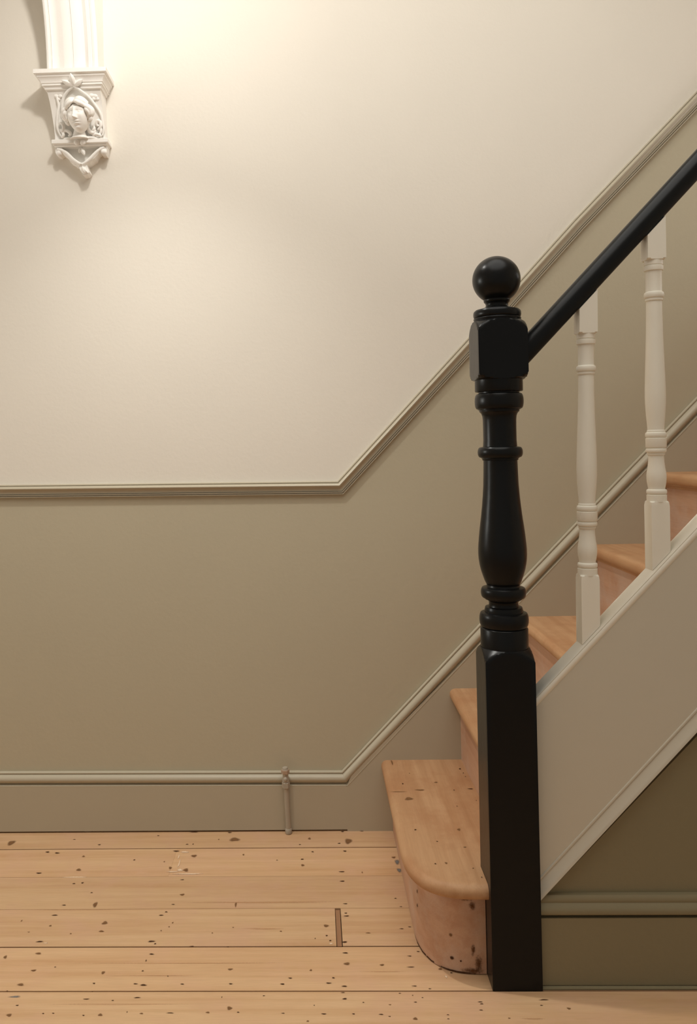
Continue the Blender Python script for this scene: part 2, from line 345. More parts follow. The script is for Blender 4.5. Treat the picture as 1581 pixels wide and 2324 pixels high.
# skirting on the hall wall: board and its top moulding
SK = [(0.0633, 0.1595), (0.4511, 0.5605), (0.737, 0.8518), (1.066, 1.1835), (2.39, 2.52)]
SKM = [(0, 0), (0, .010), (.0012, .0118), (.0032, .0118), (.0045, .0100), (.0058, .0102), (.0075, .0150), (.0120, .0205), (.0175, .0228), (.0230, .0215), (.0262, .0180), (.0288, .0140), (.0302, .0125), (.0308, .0125), (.0334, .0216), (.0350, .0216), (.0350, 0)]
bm = bmesh.new(); prism(bm, [(-2.4, 0.0045), (0.0752, 0.0045), (0.0752, 0.1250), (-2.4, 0.1397)], -0.0215, 0.0)
base_b = mesh_obj('baseboard_back', bm, M_TR, kind='structure')
bm = bmesh.new(); sweep_wall(bm, [(-2.4, 0.1745), SK[0]], SKM, post=SK[1]); mesh_obj('moulding', bm, M_TR, base_b, smooth=40)

# under-stair wall with its own skirting
WS = -0.662
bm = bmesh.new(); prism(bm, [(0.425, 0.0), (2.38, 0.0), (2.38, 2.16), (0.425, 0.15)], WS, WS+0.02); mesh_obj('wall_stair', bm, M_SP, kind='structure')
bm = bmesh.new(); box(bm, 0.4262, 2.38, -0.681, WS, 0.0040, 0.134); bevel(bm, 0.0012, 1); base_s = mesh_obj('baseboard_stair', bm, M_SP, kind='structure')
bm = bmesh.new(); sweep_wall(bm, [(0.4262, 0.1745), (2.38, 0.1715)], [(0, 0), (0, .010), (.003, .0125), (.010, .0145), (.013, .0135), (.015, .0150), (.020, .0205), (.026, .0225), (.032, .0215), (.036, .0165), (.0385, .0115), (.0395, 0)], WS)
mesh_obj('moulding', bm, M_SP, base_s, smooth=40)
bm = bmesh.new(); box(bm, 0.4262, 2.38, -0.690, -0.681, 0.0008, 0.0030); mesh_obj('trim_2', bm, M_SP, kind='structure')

# ------------------------------------------------------------------ staircase
st = thing('staircase', 'stripped pine staircase with a rounded bottom step beside the black newel post', 'staircase', (0.17, -0.3, 0))
NX, GO, RI = 0.1725, 0.1916, 0.195
def superq(cx, cy, rx, ry, n, k=14):
    """quarter corner from (cx-rx, cy) to (cx, cy-ry)"""
    out = []
    for i in range(k+1):
        a = (pi/2)*i/k; c_, s_ = cos(a), sin(a)
        out.append((cx-rx*c_**(2/n), cy-ry*s_**(2/n)))
    return out
# treads: rounded nosing along the front edge (points with an inward direction draw in at top and bottom)
NOSE = [(-.0300, .0125), (-.0292, .0080), (-.0270, .0042), (-.0235, .0014), (-.0195, .0), (-.0130, .0), (-.0085, .0014), (-.0045, .0045), (-.0018, .0085), (-.0004, .0125), (0, .0165)]
for k in range(1, 9):
    xn = NX+(k-1)*GO; zt = k*RI; x1 = xn+GO+0.028
    if k == 1:
        q = superq(0.328, -0.49, 0.328-xn, 0.19, 3); pts = [((xn, -0.0012), (1, 0))]
        for i, p in enumerate(q):
            a_, b_ = q[max(0, i-1)], q[min(len(q)-1, i+1)]; d = Vector((b_[0]-a_[0], b_[1]-a_[1])).normalized()
            n_ = (1, 0) if i == 0 else ((0, 1) if i == len(q)-1 else (-d.y, d.x)); pts.append((p, n_))
        pts += [((0.3285, q[-1][1]), (0, 1)), ((0.3285, -0.597), None), ((x1, -0.597), None), ((x1, -0.0012), None)]
    elif k == 2: pts = [((xn, -0.0012), (1, 0)), ((xn, -0.5975), (1, 0)), ((0.426, -0.5975), None), ((0.426, -0.6285), None), ((x1, -0.6285), None), ((x1, -0.0012), None)]
    else: pts = [((xn, -0.0012), (1, 0)), ((xn, -0.6285), (1, 0)), ((x1, -0.6285), None), ((x1, -0.0012), None)]
    bm = bmesh.new()
    lv = [[bm.verts.new((p[0]+(n_[0]*ins if n_ else 0), p[1]+(n_[1]*ins if n_ else 0), zt+dz)) for p, n_ in pts] for dz, ins in NOSE]
    for A_, B_ in zip(lv, lv[1:]):
        for i in range(len(pts)):
            j = (i+1) % len(pts); bm.faces.new([A_[i], A_[j], B_[j], B_[i]])
    bm.faces.new(lv[0][::-1]); bm.faces.new(lv[-1])
    t = mesh_obj('tread', bm, TR_, st, smooth=40)
# risers
def riser_pts(k):
    xf = NX+(k-1)*GO+0.028
    if k == 1: return superq(0.328, -0.48, 0.328-xf, 0.1625, 2.8)
    return [(xf, -0.5975 if k == 2 else -0.6285)]
for k in range(1, 9):
    xf = NX+(k-1)*GO+0.028; z0 = (k-1)*RI+(0.0015 if k == 1 else 0.0); z1 = k*RI-0.030
    bm = bmesh.new()
    if k == 1: pts = [(xf, -0.0012)]+riser_pts(1)+[(0.328, -0.60), (xf+0.03, -0.42), (xf+0.03, -0.0012)]
    else:
        ye = -0.5975 if k == 2 else -0.6285; pts = [(xf, -0.0012), (xf, ye), (xf+0.022, ye), (xf+0.022, -0.0012)]
    prism(bm, pts, z0, z1, 'z')
    mesh_obj('riser', bm, RI_, st, smooth=30)
    # scotia under the nosing
    if k > 1:
        bm = bmesh.new(); ye = -0.5975 if k == 2 else -0.6285
        pr = [(xf, z1), (xf-0.013, z1), (xf-0.0115, z1-0.004), (xf-0.006, z1-0.008), (xf-0.0035, z1-0.013), (xf, z1-0.013)]
        prism(bm, pr, ye, -0.0012, 'y'); mesh_obj('scotia', bm, TR_, st)
# marks on the first tread and its riser
bm = bmesh.new(); uv2 = bm.loops.layers.uv.new('UVMap')
def lay2(lst, mi, z, ox, oy, s):
    for X, Y, w, h in lst:
        p = on_z(ox+X/s, oy+Y/s, RI); e = on_z(ox+(X+w/2)/s, oy+Y/s, RI); g_ = on_z(ox+X/s, oy+(Y+h/2)/s, RI)
        mark(bm, uv2, p.x, p.y, (e-p).length*1.2, max(0.0015, (g_-p).length*1.2), RI+z, mi)
lay2([(545,215,20,9),(367,120,22,13),(838,434,13,8),(770,262,30,6),(908,508,13,12),(530,398,18,14)], 1, 0.0005, 840, 1850, 3.593)
lay2([(722,118,32,24),(618,392,26,22)], 0, 0.0004, 840, 1850, 3.593)
lay2([(277,1502,16,15),(765,1375,22,14),(795,1410,13,8),(812,1440,12,7),(335,1413,11,7),(715,1556,14,9),(905,1645,10,8),(740,1693,12,8),(855,1545,60,9)], 1, 0.0005, 840, 1380, 3.764)
lay2([(425,1555,100,15),(560,1490,40,12),(185,1320,18,50),(240,1570,160,7),(330,1630,90,30)], 0, 0.00035, 840, 1380, 3.764)
mesh_obj('tread_marks', bm, [D_KNOT, D_DARK], st, kind='stuff', keep=True)
# marks on the curved riser: small patches that follow the curve
curve = riser_pts(1); curve = [(curve[0][0], -0.02)]+curve
def curve_at(s_y):   # point and tangent on the curve by arc fraction
    seg = [math.dist(a, b) for a, b in zip(curve, curve[1:])]; tot = sum(seg); t = s_y*tot
    for i, L_ in enumerate(seg):
        if t <= L_ or i == len(seg)-1:
            f = min(1, t/L_); a, b = curve[i], curve[i+1]; d = Vector((b[0]-a[0], b[1]-a[1])).normalized()
            return Vector((a[0]+(b[0]-a[0])*f, a[1]+(b[1]-a[1])*f)), Vector((d.y, -d.x)), tot
        t -= L_
def frac_of(x, y):
    best = min(range(401), key=lambda i: (curve_at(i/400)[0]-Vector((x, y))).length); return best/400
bm = bmesh.new(); uv3 = bm.loops.layers.uv.new('UVMap')
def rmark(x, y, z, w, h, mi):
    f0 = frac_of(x, y); tot = curve_at(0)[2]; nu, nv = 6, 6; g_ = {}
    for i in range(nu+1):
        for j in range(nv+1):
            u_, v_ = i/nu*2-1, j/nv*2-1
            fr = f0+u_*w/tot
            if fr > 0.995: fr = 0.995
            p, n_, _ = curve_at(fr); sgn = -1 if n_.x > 0 or n_.y > 0 else 1
            q = p+n_*sgn*0.0012
            g_[i, j] = (bm.verts.new((q.x, q.y, z+v_*h)), (u_*1.15, v_*1.15))
    for i in range(nu):
        for j in range(nv):
            c4 = [g_[i, j], g_[i+1, j], g_[i+1, j+1], g_[i, j+1]]
            f = bm.faces.new([c[0] for c in c4]); f.material_index = mi
            for lp, c in zip(f.loops, c4): lp[uv3].uv = c[1]
rmark(.2023, -.5443, .1149, .0035, .006, 1); rmark(.2022, -.5425, .084, .0035, .006, 1)
rmark(.3025, -.6417, .1372, .009, .013, 2); rmark(.290, -.640, .153, .020, .009, 2); rmark(.2604, -.6334, .0281, .006, .005, 1)
rmark(.259, -.6328, .0738, .005, .005, 0); rmark(.3024, -.6414, .050, .006, .016, 2); rmark(.3115, -.6419, .022, .010, .022, 2)
rmark(.2304, -.6119, .151, .0025, .003, 1); rmark(.2648, -.635, .1600, .004, .004, 1); rmark(.2778, -.6388, .0253, .003, .003, 1)
rmark(.300, -.641, .008, .030, .008, 2); rmark(.21, -.57, .003, .10, .0025, 1); rmark(.27, -.637, .003, .06, .0022, 1)
mesh_obj('riser_marks', bm, [D_KNOT, D_DARK, D_STAIN], st, kind='stuff', keep=True)
# wall string: flat board on the wall under its moulding
bm = bmesh.new()
up_ = [(0.0900, 0.1560)]+[(x, z-0.0502) for x, z in SK[1:]]
poly = [(0.0752, 0.0), (2.38, 0.0), (2.38, up_[-1][1])]+up_[::-1][1:]+[(0.0752, 0.1215)]
prism(bm, poly, -0.0222, -0.0012); wsn = mesh_obj('wall_string', bm, M_TR, st)
bm = bmesh.new(); sweep_wall(bm, SK, SKM, -0.0012, pre=(-2.4, 0.1745)); mesh_obj('string_moulding', bm, M_TR, wsn, smooth=40)

# outer string with capping and lower moulding
CAP0, CSL = (0.4551, 0.5897), 1.0275
capz = lambda x: CAP0[1]+CSL*(x-CAP0[0])
bm = bmesh.new()
pl = lambda x: 0.2137+(x-0.4396)*1.051
xa, xb = 0.4262, 2.36
prism(bm, [(xa, pl(xa)-0.02), (xb, pl(xb)-0.02), (xb, capz(xb)-0.004), (xa, capz(xa)-0.004)], -0.6705, -0.6290)
ost = mesh_obj('outer_string', bm, M_STR, st)
bm = bmesh.new(); sweep_wall(bm, [(xa, capz(xa)), (xb, capz(xb))], [(0, 0), (0, .033), (.0012, .0385), (.0045, .0425), (.009, .0440), (.0135, .0428), (.0165, .0400), (.018, .0385), (.018, 0)], -0.6288)
mesh_obj('string_capping', bm, M_WW, ost, smooth=50)
bm = bmesh.new(); sweep_wall(bm, [(xa, pl(xa)+0.006), (xb, pl(xb)+0.006)], [(0, 0), (0, .0100), (.0015, .0118), (.0040, .0118), (.0048, .0095), (.0060, .0098), (.013, .0125), (.021, .0165), (.0245, .0190), (.0275, .0192), (.0285, .0175), (.0285, -.003)], -0.6610)
mesh_obj('lower_moulding', bm, M_STR, ost, smooth=35)

# ------------------------------------------------------------------ newel post
NPX, NPY = 0.3770, -0.6460
nw = thing('newel_post', 'black painted newel post with a ball finial at the foot of the stairs', 'newel post', (NPX, NPY, 0))
Zp = lambda py: 1.4415-(py-582)*.000886
z2 = lambda y: Zp(540+y/4.304)
z3 = lambda y: Zp(980+y/4.15)
here = lambda z: (NPX, NPY)
def npart(name, prof, seg=64, sq=None, smooth=35):
    bm = bmesh.new(); lathe(bm, sorted(prof), seg, sq, here); return mesh_obj(name, bm, M_BK, nw, smooth=smooth)
h = 0.0482
npart('lower_block', [(0.0012, .08), (z3(2120), .08), (z3(2100), .0655), (z3(2080), .0615), (z3(2060), .0575), (z3(2042), .0535), (z3(2028), .0500), (z3(2018), .0478)], 96, h, 30)
shaft = [(z3(2024), .0466), (z3(1848), .0466), (z3(1840), .0455), (z3(1832), .0425)] + arc(z3(1830), z3(1697), .0425, .0482) + [
    (z3(1694), .0375), (z3(1672), .0375), (z3(1662), .0368), (z3(1648), .0360), (z3(1642), .0300), (z3(1625), .0288), (z3(1605), .0288), (z3(1590), .0300), (z3(1578), .0330), (z3(1574), .0362), (z3(1566), .0366)] + arc(z3(1562), z3(1462), .0385, .0442) + [
    (z3(1455), .0330), (z3(1440), .0322)] + [(z3(y), r) for y, r in ((1400, .0363), (1350, .0400), (1300, .0432), (1250, .0455), (1200, .0470), (1150, .0476), (1100, .0475), (1050, .0467), (1000, .0457), (950, .0446), (900, .0433), (850, .0419), (800, .0405), (700, .0381), (600, .0361), (500, .0347), (400, .0339), (300, .0334), (272, .0333))] + [
    (z3(270), .0352), (z3(255), .0356), (z3(250), .0375)] + arc(z3(246), z3(146), .0375, .0442) + [(z3(142), .0335), (z2(1980), .0326), (z2(1860), .0326), (z2(1780), .0328), (z2(1745), .0335), (z2(1720), .0352), (z2(1705), .0378), (z2(1700), .0392), (z2(1684), .0395), (z2(1680), .0420)] + arc(z2(1676), z2(1524), .0420, .0480) + [(z2(1520), .0400), (z2(1510), .0400), (z2(1504), .0462), (z2(1497), .0470), (z2(1370), .0470)]
npart('turned_shaft', shaft)
npart('upper_block', [(z2(1392), .0490), (z2(1388), .0520), (z2(1376), .0600), (z2(1355), .0650), (z2(1330), .08), (z2(930), .08), (z2(895), .0640), (z2(870), .0605), (z2(850), .0570), (z2(835), .0535), (z2(822), .0495), (z2(815), .0465)], 96, h, 30)
npart('collar', [(z2(820), .0455), (z2(795), .0468), (z2(788), .0462), (z2(785), .0448)] + arc(z2(782), z2(716), .0440, .0470) + [(z2(708), .0430), (z2(703), .0370), (z2(697), .0345), (z2(688), .0270), (z2(672), .0225), (z2(655), .0218), (z2(640), .0230), (z2(630), .0252), (z2(615), .0260), (z2(606), .0258), (z2(596), .0235)])
rb, cb = 0.0474, 1.4415-0.0474
npart('ball_finial', [(cb-rb*cos(pi*i/40), max(.0005, rb*sin(pi*i/40))) for i in range(4, 41)], 64, None, True)

# ------------------------------------------------------------------ handrail
hr = thing('handrail', 'round black painted handrail sloping up from the newel post', 'handrail', (0.4255, NPY, 1.243))
bm = bmesh.new()
RSL = 1.045; raz = lambda x: 1.2515+(x-0.4355)*RSL
d_ = Vector((1, 0, RSL)).normalized(); nn = Vector((-RSL, 0, 1)).normalized()
prev = None; rings = []
for i in range(13):
    x = 0.4256+(1.40-0.4256)*i/12
    ring = []
    for k in range(32):
        a = 2*pi*k/32; u_, v_ = cos(a)*0.0225, sin(a)*0.0235
        if v_ < -0.0185: v_ = -0.0185
        o_ = nn*v_
        px_ = x if i == 0 else x+o_.x
        pz_ = raz(x)+(v_*math.sqrt(1+RSL*RSL) if i == 0 else o_.z)
        ring.append(bm.verts.new((px_, NPY+u_, pz_)))
    rings.append(ring)
for A_, B_ in zip(rings, rings[1:]):
    for k in range(32): bm.faces.new([A_[k], A_[(k+1) % 32], B_[(k+1) % 32], B_[k]])
bm.faces.new(rings[0]); bm.faces.new(rings[-1][::-1])
mesh_obj('rail', bm, M_BK, hr, smooth=40)

# ------------------------------------------------------------------ balusters
def baluster(xb0, xt0, dz, label):
    """profile measured on the first baluster; dz lifts it by the pitch of the stair"""
    zb = capz(xb0); root = thing('baluster', label, 'baluster', (xb0, NPY, zb), 'turned off white balusters under the handrail')
    Z4 = lambda y: 1.2835-((420+y/4.15)-755)*.000883+dz
    Z5 = lambda y: 1.2835-((880+y/3.227)-755)*.000883+dz
    lean = lambda z: (xb0+(xt0-xb0)*(z-dz-0.70)/0.60, NPY)
    hw = 0.018
    # lower block cut to the slope of the string
    bm = bmesh.new(); lathe(bm, [(0, hw*2), (Z5(1400), hw*2), (Z5(1372), .0240), (Z5(1364), .0205)], 32, hw, lean)
    bm.verts.ensure_lookup_table()
    for v in bm.verts:
        if v.co.z < 0.01: ox = lean(Z5(1700))[0]; v.co.x += ox-lean(0)[0]; v.co.z = capz(v.co.x)+0.0004
    mesh_obj('lower_block', bm, M_WW, root, smooth=30)
    pr = [(Z5(1370), .0188), (Z5(1322), .0190), (Z5(1318), .0172), (Z5(1315), .0178)]+arc(Z5(1313), Z5(1282), .0176, .0193, 6)+[(Z5(1278), .0160), (Z5(1268), .0160)]
    pr += [(Z5(y), r) for y, r in ((1250, .0170), (1225, .0181), (1200, .0186), (1175, .0186), (1150, .0178), (1120, .0164), (1080, .0152), (1040, .0146), (1032, .0147))]
    pr += [(Z5(1030), .0160), (Z5(1025), .0168), (Z5(1018), .0168), (Z5(1016), .0160), (Z5(1013), .0172)]+arc(Z5(1010), Z5(980), .0176, .0194, 6)+[(Z5(977), .0178), (Z5(974), .0192), (Z5(970), .0197), (Z5(908), .0197), (Z5(904), .0180)]
    pr += arc(Z5(901), Z5(864), .0178, .0200, 6)+[(Z5(860), .0165), (Z5(856), .0170), (Z5(850), .0166), (Z5(846), .0158)]
    pr += [(Z5(y), r) for y, r in ((830, .0159), (800, .0164), (750, .0176), (700, .0186), (650, .0193), (600, .0196), (550, .0195), (450, .0187), (300, .0173), (150, .0160), (0, .0152), (-80, .0150))]
    pr += [(Z4(1800), .0149), (Z4(1786), .0150), (Z4(1783), .0166), (Z4(1766), .0168), (Z4(1762), .0160)]+arc(Z4(1758), Z4(1704), .0165, .0190, 6)+[(Z4(1700), .0156), (Z4(1690), .0153), (Z4(1520), .0153), (Z4(1504), .0158), (Z4(1500), .0178), (Z4(1480), .0184), (Z4(1460), .0182), (Z4(1456), .0165), (Z4(1450), .0165), (Z4(1446), .0176), (Z4(1420), .0176), (Z4(1388), .0178)]
    pr = sorted(pr)
    bm = bmesh.new(); lathe(bm, pr, 40, None, lean); mesh_obj('turned_shaft', bm, M_WW, root, smooth=35)
    bm = bmesh.new(); lathe(bm, [(Z4(1402), .0215), (Z4(1396), .0235), (Z4(1392), hw*2), (99, hw*2)], 32, hw, lean)
    for v in bm.verts:
        if v.co.z > 50: ox = lean(Z4(1000))[0]; v.co.x += ox-lean(99)[0]; v.co.z = raz(v.co.x)-0.0190*math.sqrt(1+RSL*RSL)
    mesh_obj('upper_block', bm, M_WW, root, smooth=30)
baluster(0.5435, 0.5530, 0.0, 'turned off white baluster nearest the black newel post')
baluster(0.6845, 0.6905, 0.1440, 'second turned off white baluster from the newel post')

# ------------------------------------------------------------------ capped radiator pipe
pp = thing('radiator_pipe', 'short painted pipe with a capped valve standing against the skirting board', 'pipe', (-0.087, -0.032, 0))
PY = -0.0335
axis = lambda t: (-0.0868-0.0066*t, PY, 0.0008+t*0.188)
bm = bmesh.new(); tube(bm, [axis(0), axis(0.68)], 0.0073, 20); mesh_obj('pipe', bm, M_PIPE, pp, smooth=40)
bm = bmesh.new(); tube(bm, [axis(0.003), axis(0.012), axis(0.07), axis(0.075)], [.0086, .0090, .0088, .0080], 20); mesh_obj('sleeve', bm, M_PIPE, pp, smooth=40)
bm = bmesh.new()
tube(bm, [axis(.665), axis(.672), axis(.745), axis(.752)], [.0100, .0112, .0112, .0098], 6)
tube(bm, [axis(.752), axis(.76), axis(.80), axis(.84)], [.0088, .0098, .0092, .0075], 16)
mesh_obj('compression_nut', bm, M_PIPE, pp, smooth=30)
bm = bmesh.new()
tube(bm, [axis(.80), axis(.875)], [.0078, .0078], 18)
ball(bm, Vector(axis(.80))+Vector((0, -.006, 0)), (.006, .006, .007))
mesh_obj('valve_body', bm, M_PIPE, pp, smooth=40)
bm = bmesh.new(); tube(bm, [axis(.872), axis(.878), axis(.925), axis(.932)], [.0095, .0115, .0115, .0105], 6); mesh_obj('cap_nut', bm, M_BRASS, pp, smooth=30, label='tarnished brass cap nut')
bm = bmesh.new(); tube(bm, [axis(.928), axis(.936), axis(.940), axis(.958), axis(.966)], [.0085, .0088, .0078, .0078, .0066], 20); mesh_obj('stop_end', bm, M_PIPE, pp, smooth=40)

# ------------------------------------------------------------------ arch springing from the corbel
CX = -0.64
bm = bmesh.new()
# cross-section of the soffit (u across, v proud of the core): beads, hollows and a centre groove
sec = [(-.0715, -.30), (-.0715, -.002), (-.0690, .0015), (-.0640, .0030), (-.0590, .0015), (-.0580, -.0035), (-.0560, -.0035), (-.0550, -.0005), (-.0440, -.0060), (-.0340, -.0055), (-.0240, -.0010), (-.0200, .0),
       (-.0040, .0), (-.0010, -.0005), (.0000, -.0045), (.0030, -.0045), (.0045, .0), (.0180, .0005), (.0260, -.0035), (.0360, -.0050), (.0440, -.0010), (.0460, .0010), (.0530, .0015), (.0545, -.0020), (.0560, -.0020), (.0580, .0015), (.0640, .0030), (.0690, .0012), (.0715, -.002), (.0715, -.30)]
path = []
R0 = 0.34
for i in range(29):
    a = (pi/2)*i/28
    z = 2.1102+0.50*sin(a); p = 0.066+0.46*(1-cos(a)); t_ = Vector((0.46*sin(a), 0.50*cos(a))).normalized()
    path.append((p, z, Vector((t_.y, -t_.x))))     # outward normal in (p,z)
path.append((2.9, 2.6102, Vector((0, -1))))
rows_ = []
for i, (p, z, n_) in enumerate(path):
    r_ = []
    for u_, v_ in sec:
        if v_ < -.2: r_.append(bm.verts.new((CX+u_, -0.0 if i == 0 else -max(0.0, 0.0), max(z, 2.1102)) if False else (CX+u_, 0.0 if p < .5 else -p, (z if p < .5 else 2.95))))
        else: r_.append(bm.verts.new((CX+u_, -(p+n_.x*v_), z+n_.y*v_)))
    rows_.append(r_)
for A_, B_ in zip(rows_, rows_[1:]):
    for k in range(len(sec)-1): bm.faces.new([A_[k], A_[k+1], B_[k+1], B_[k]])
bmesh.ops.remove_doubles(bm, verts=bm.verts[:], dist=1e-5)
arch = mesh_obj('arch', bm, M_PL, smooth=30)
arch['label'] = 'white moulded plaster arch rising from the carved corbel at top left'; arch['category'] = 'arch'

# ------------------------------------------------------------------ corbel with the woman's head
cb_ = thing('corbel', 'white plaster wall corbel carved with a woman\'s head and leaves', 'corbel', (CX, 0, 2.0))
def W(x, p, z): return (CX+x, -p, z)
def loft(bm, lv):
    """stack of three-sided rectangles against the wall: (z, centre, half width, projection)"""
    rr = [[bm.verts.new(W(c-w_, 0, z)), bm.verts.new(W(c-w_, p, z)), bm.verts.new(W(c+w_, p, z)), bm.verts.new(W(c+w_, 0, z))] for z, c, w_, p in lv]
    for A_, B_ in zip(rr, rr[1:]):
        for k in range(4): bm.faces.new([A_[k], A_[(k+1) % 4], B_[(k+1) % 4], B_[k]])
    bm.faces.new(rr[0]); bm.faces.new(rr[-1][::-1])
bm = bmesh.new()
loft(bm, [(2.1100, 0, .0985, .092), (2.1085, 0, .1000, .095), (2.0975, 0, .1000, .095), (2.0955, 0, .0975, .092), (2.0952, 0, .0945, .089), (2.0935, 0, .0945, .089), (2.0925, .001, .0935, .088), (2.0905, .001, .0930, .0875), (2.0895, .001, .0915, .086), (2.0850, .001, .0880, .0825), (2.0800, .001, .0855, .080), (2.0765, .0015, .0850, .0795), (2.0755, .0015, .0820, .0765), (2.0742, .0015, .0820, .0765), (2.0735, .0015, .0835, .078), (2.0700, .0015, .0835, .078), (2.0690, .0015, .0805, .075), (2.0650, .002, .0780, .072), (2.0620, .002, .0775, .0715), (2.0610, .002, .0745, .068)])
mesh_obj('capital', bm, M_PL, cb_, smooth=25)
bm = bmesh.new()
loft(bm, [(2.0612, .002, .0742, .066), (2.050, .003, .0735, .0600), (2.035, .004, .0725, .0530), (2.015, .005, .0715, .0465), (1.995, .006, .0710, .0415), (1.970, .008, .0705, .0370), (1.945, .0095, .0705, .0345), (1.9335, .010, .0710, .0340)])
mesh_obj('body', bm, M_PL, cb_, smooth=30)
bm = bmesh.new()
loft(bm, [(1.9340, .011, .0755, .040), (1.9325, .0115, .0775, .046), (1.9310, .0115, .0785, .0475), (1.9215, .0115, .0785, .0475), (1.9200, .0115, .0770, .046), (1.9195, .0115, .0735, .0415), (1.9160, .0115, .0735, .0415), (1.9150, .0115, .071, .038)])
bevel(bm, .0006, 1, 30); mesh_obj('ledge', bm, M_PL, cb_, smooth=35)
# pendant bracket under the ledge: thin back plate, thick scalloped V, scroll lobes and bud
Vo = [(-.0620, 1.9155), (-.0616, 1.9009), (-.0582, 1.8938), (-.0496, 1.8927), (-.0417, 1.8968), (-.0365, 1.8949), (-.0290, 1.8870), (-.0230, 1.8800), (-.0205, 1.8740), (-.0120, 1.8700), (-.0070, 1.8650), (.0027, 1.8619), (.0065, 1.8510), (.0160, 1.8348), (.0264, 1.8362), (.0334, 1.8429), (.0285, 1.8568), (.0261, 1.8655), (.0350, 1.8690), (.0427, 1.8753), (.0500, 1.8800), (.0520, 1.8860), (.0568, 1.8921), (.0638, 1.897), (.0697, 1.8917), (.0800, 1.8913), (.0830, 1.9016), (.0835, 1.9155)]
bm = bmesh.new(); prism(bm, [(CX+x, z) for x, z in Vo], -0.014, 0.0); mesh_obj('back_plate', bm, M_PL, cb_)
bm = bmesh.new()
VI = [(-.0430, 1.9155), (-.0400, 1.9068), (-.0314, 1.9020), (-.0178, 1.8905), (-.0042, 1.8790), (.0100, 1.8705), (.0233, 1.8724), (.0372, 1.8815), (.0495, 1.8935), (.0600, 1.9040), (.0640, 1.9155)]
prism(bm, [(CX+x, z) for x, z in (Vo+VI[::-1])], -0.033, -0.012)
bevel(bm, .0012, 2, 40)
for pts in ([(-.0560, .034, 1.9100), (-.0420, .036, 1.9050), (-.0270, .036, 1.8955), (-.0120, .036, 1.8800), (.0030, .036, 1.8690), (.0110, .036, 1.8650)], [(.0770, .034, 1.9110), (.0640, .036, 1.9040), (.0500, .036, 1.8920), (.0370, .036, 1.8790), (.0240, .036, 1.8690), (.0130, .036, 1.8640)]):
    s_ = spline([W(*p) for p in pts], 5); tube(bm, s_, [.0035+.0015*sin(pi*i/(len(s_)-1)) for i in range(len(s_))], 10)
tube(bm, spline([W(-.040, .034, 1.9000), W(-.026, .034, 1.8870), W(-.010, .034, 1.8740), W(.008, .034, 1.8630)], 5), .0028, 8)
tube(bm, spline([W(.062, .034, 1.8990), W(.046, .034, 1.8810), W(.032, .034, 1.8720), W(.016, .034, 1.8620)], 5), .0028, 8)
for x in (-.0500, .0740): ball(bm, W(x, .030, 1.8990), (.0095, .009, .0085))
o = mesh_obj('scroll_bracket', bm, M_PL, cb_, smooth=True)
def melt(o, v):
    r = o.modifiers.new('remesh', 'REMESH'); r.mode = 'VOXEL'; r.voxel_size = v; r.use_smooth_shade = True
    s = o.modifiers.new('soften', 'SMOOTH'); s.factor = 0.5; s.iterations = 3
melt(o, .0010)
def leaf(bm, base, tip, wid, thick, bend=0.0):
    """pointed leaf with a mid rib, from base to tip (corbel coordinates x, p, z)"""
    b_, t_ = Vector(W(*base)), Vector(W(*tip)); d = t_-b_; n = Vector((0, -1, 0)); s = d.cross(n).normalized()
    G = []
    for i in range(9):
        t = i/8; w_ = wid*(sin(pi*min(1, t*0.92+0.08))**0.8)+.0003; row = []
        for j in range(-3, 4):
            q = j/3; row.append(bm.verts.new(b_+d*t+s*w_*q+n*(thick*(1-q*q)*sin(pi*(t*.9+.1))+bend*t*t+(.0012 if j == 0 else 0))))
        G.append(row)
    U = [[bm.verts.new(v.co-n*.006) for v in r] for r in G]
    for i in range(8):
        for j in range(6):
            bm.faces.new([G[i][j], G[i][j+1], G[i+1][j+1], G[i+1][j]]); bm.faces.new([U[i][j+1], U[i][j], U[i+1][j], U[i+1][j+1]])
    for i in range(8):
        bm.faces.new([G[i][0], G[i+1][0], U[i+1][0], U[i][0]]); bm.faces.new([G[i][6], U[i][6], U[i+1][6], G[i+1][6]])
    for j in range(6):
        bm.faces.new([G[0][j+1], G[0][j], U[0][j], U[0][j+1]]); bm.faces.new([G[8][j], G[8][j+1], U[8][j+1], U[8][j]])
# bud and leaf on the tip, hanging leaf and rosette under the ledge
bm = bmesh.new()
ball(bm, W(.019, .033, 1.8480), (.0080, .0080, .0110), Matrix.Rotation(radians(-25), 4, 'Y')); leaf(bm, (.014, .036, 1.857), (.030, .036, 1.840), .0045, .004); leaf(bm, (.016, .040, 1.858), (.019, .040, 1.842), .0035, .004)
o = mesh_obj('bud', bm, M_PL, cb_, smooth=True); melt(o, .0009)
bm = bmesh.new(); leaf(bm, (.0105, .032, 1.9120), (.0040, .034, 1.8985), .0040, .004); leaf(bm, (.0120, .032, 1.9120), (.0215, .036, 1.8900), .0055, .005)
o = mesh_obj('hanging_leaf', bm, M_PL, cb_, smooth=True); melt(o, .0009)
bm = bmesh.new()
ball(bm, W(.0035, .047, 1.9220), (.0085, .006, .0075), Matrix.Rotation(radians(20), 4, 'Y')); ball(bm, W(.0205, .047, 1.9215), (.0085, .006, .0075), Matrix.Rotation(radians(-20), 4, 'Y'))
o = mesh_obj('rosette', bm, M_PL, cb_, smooth=True); melt(o, .0009)
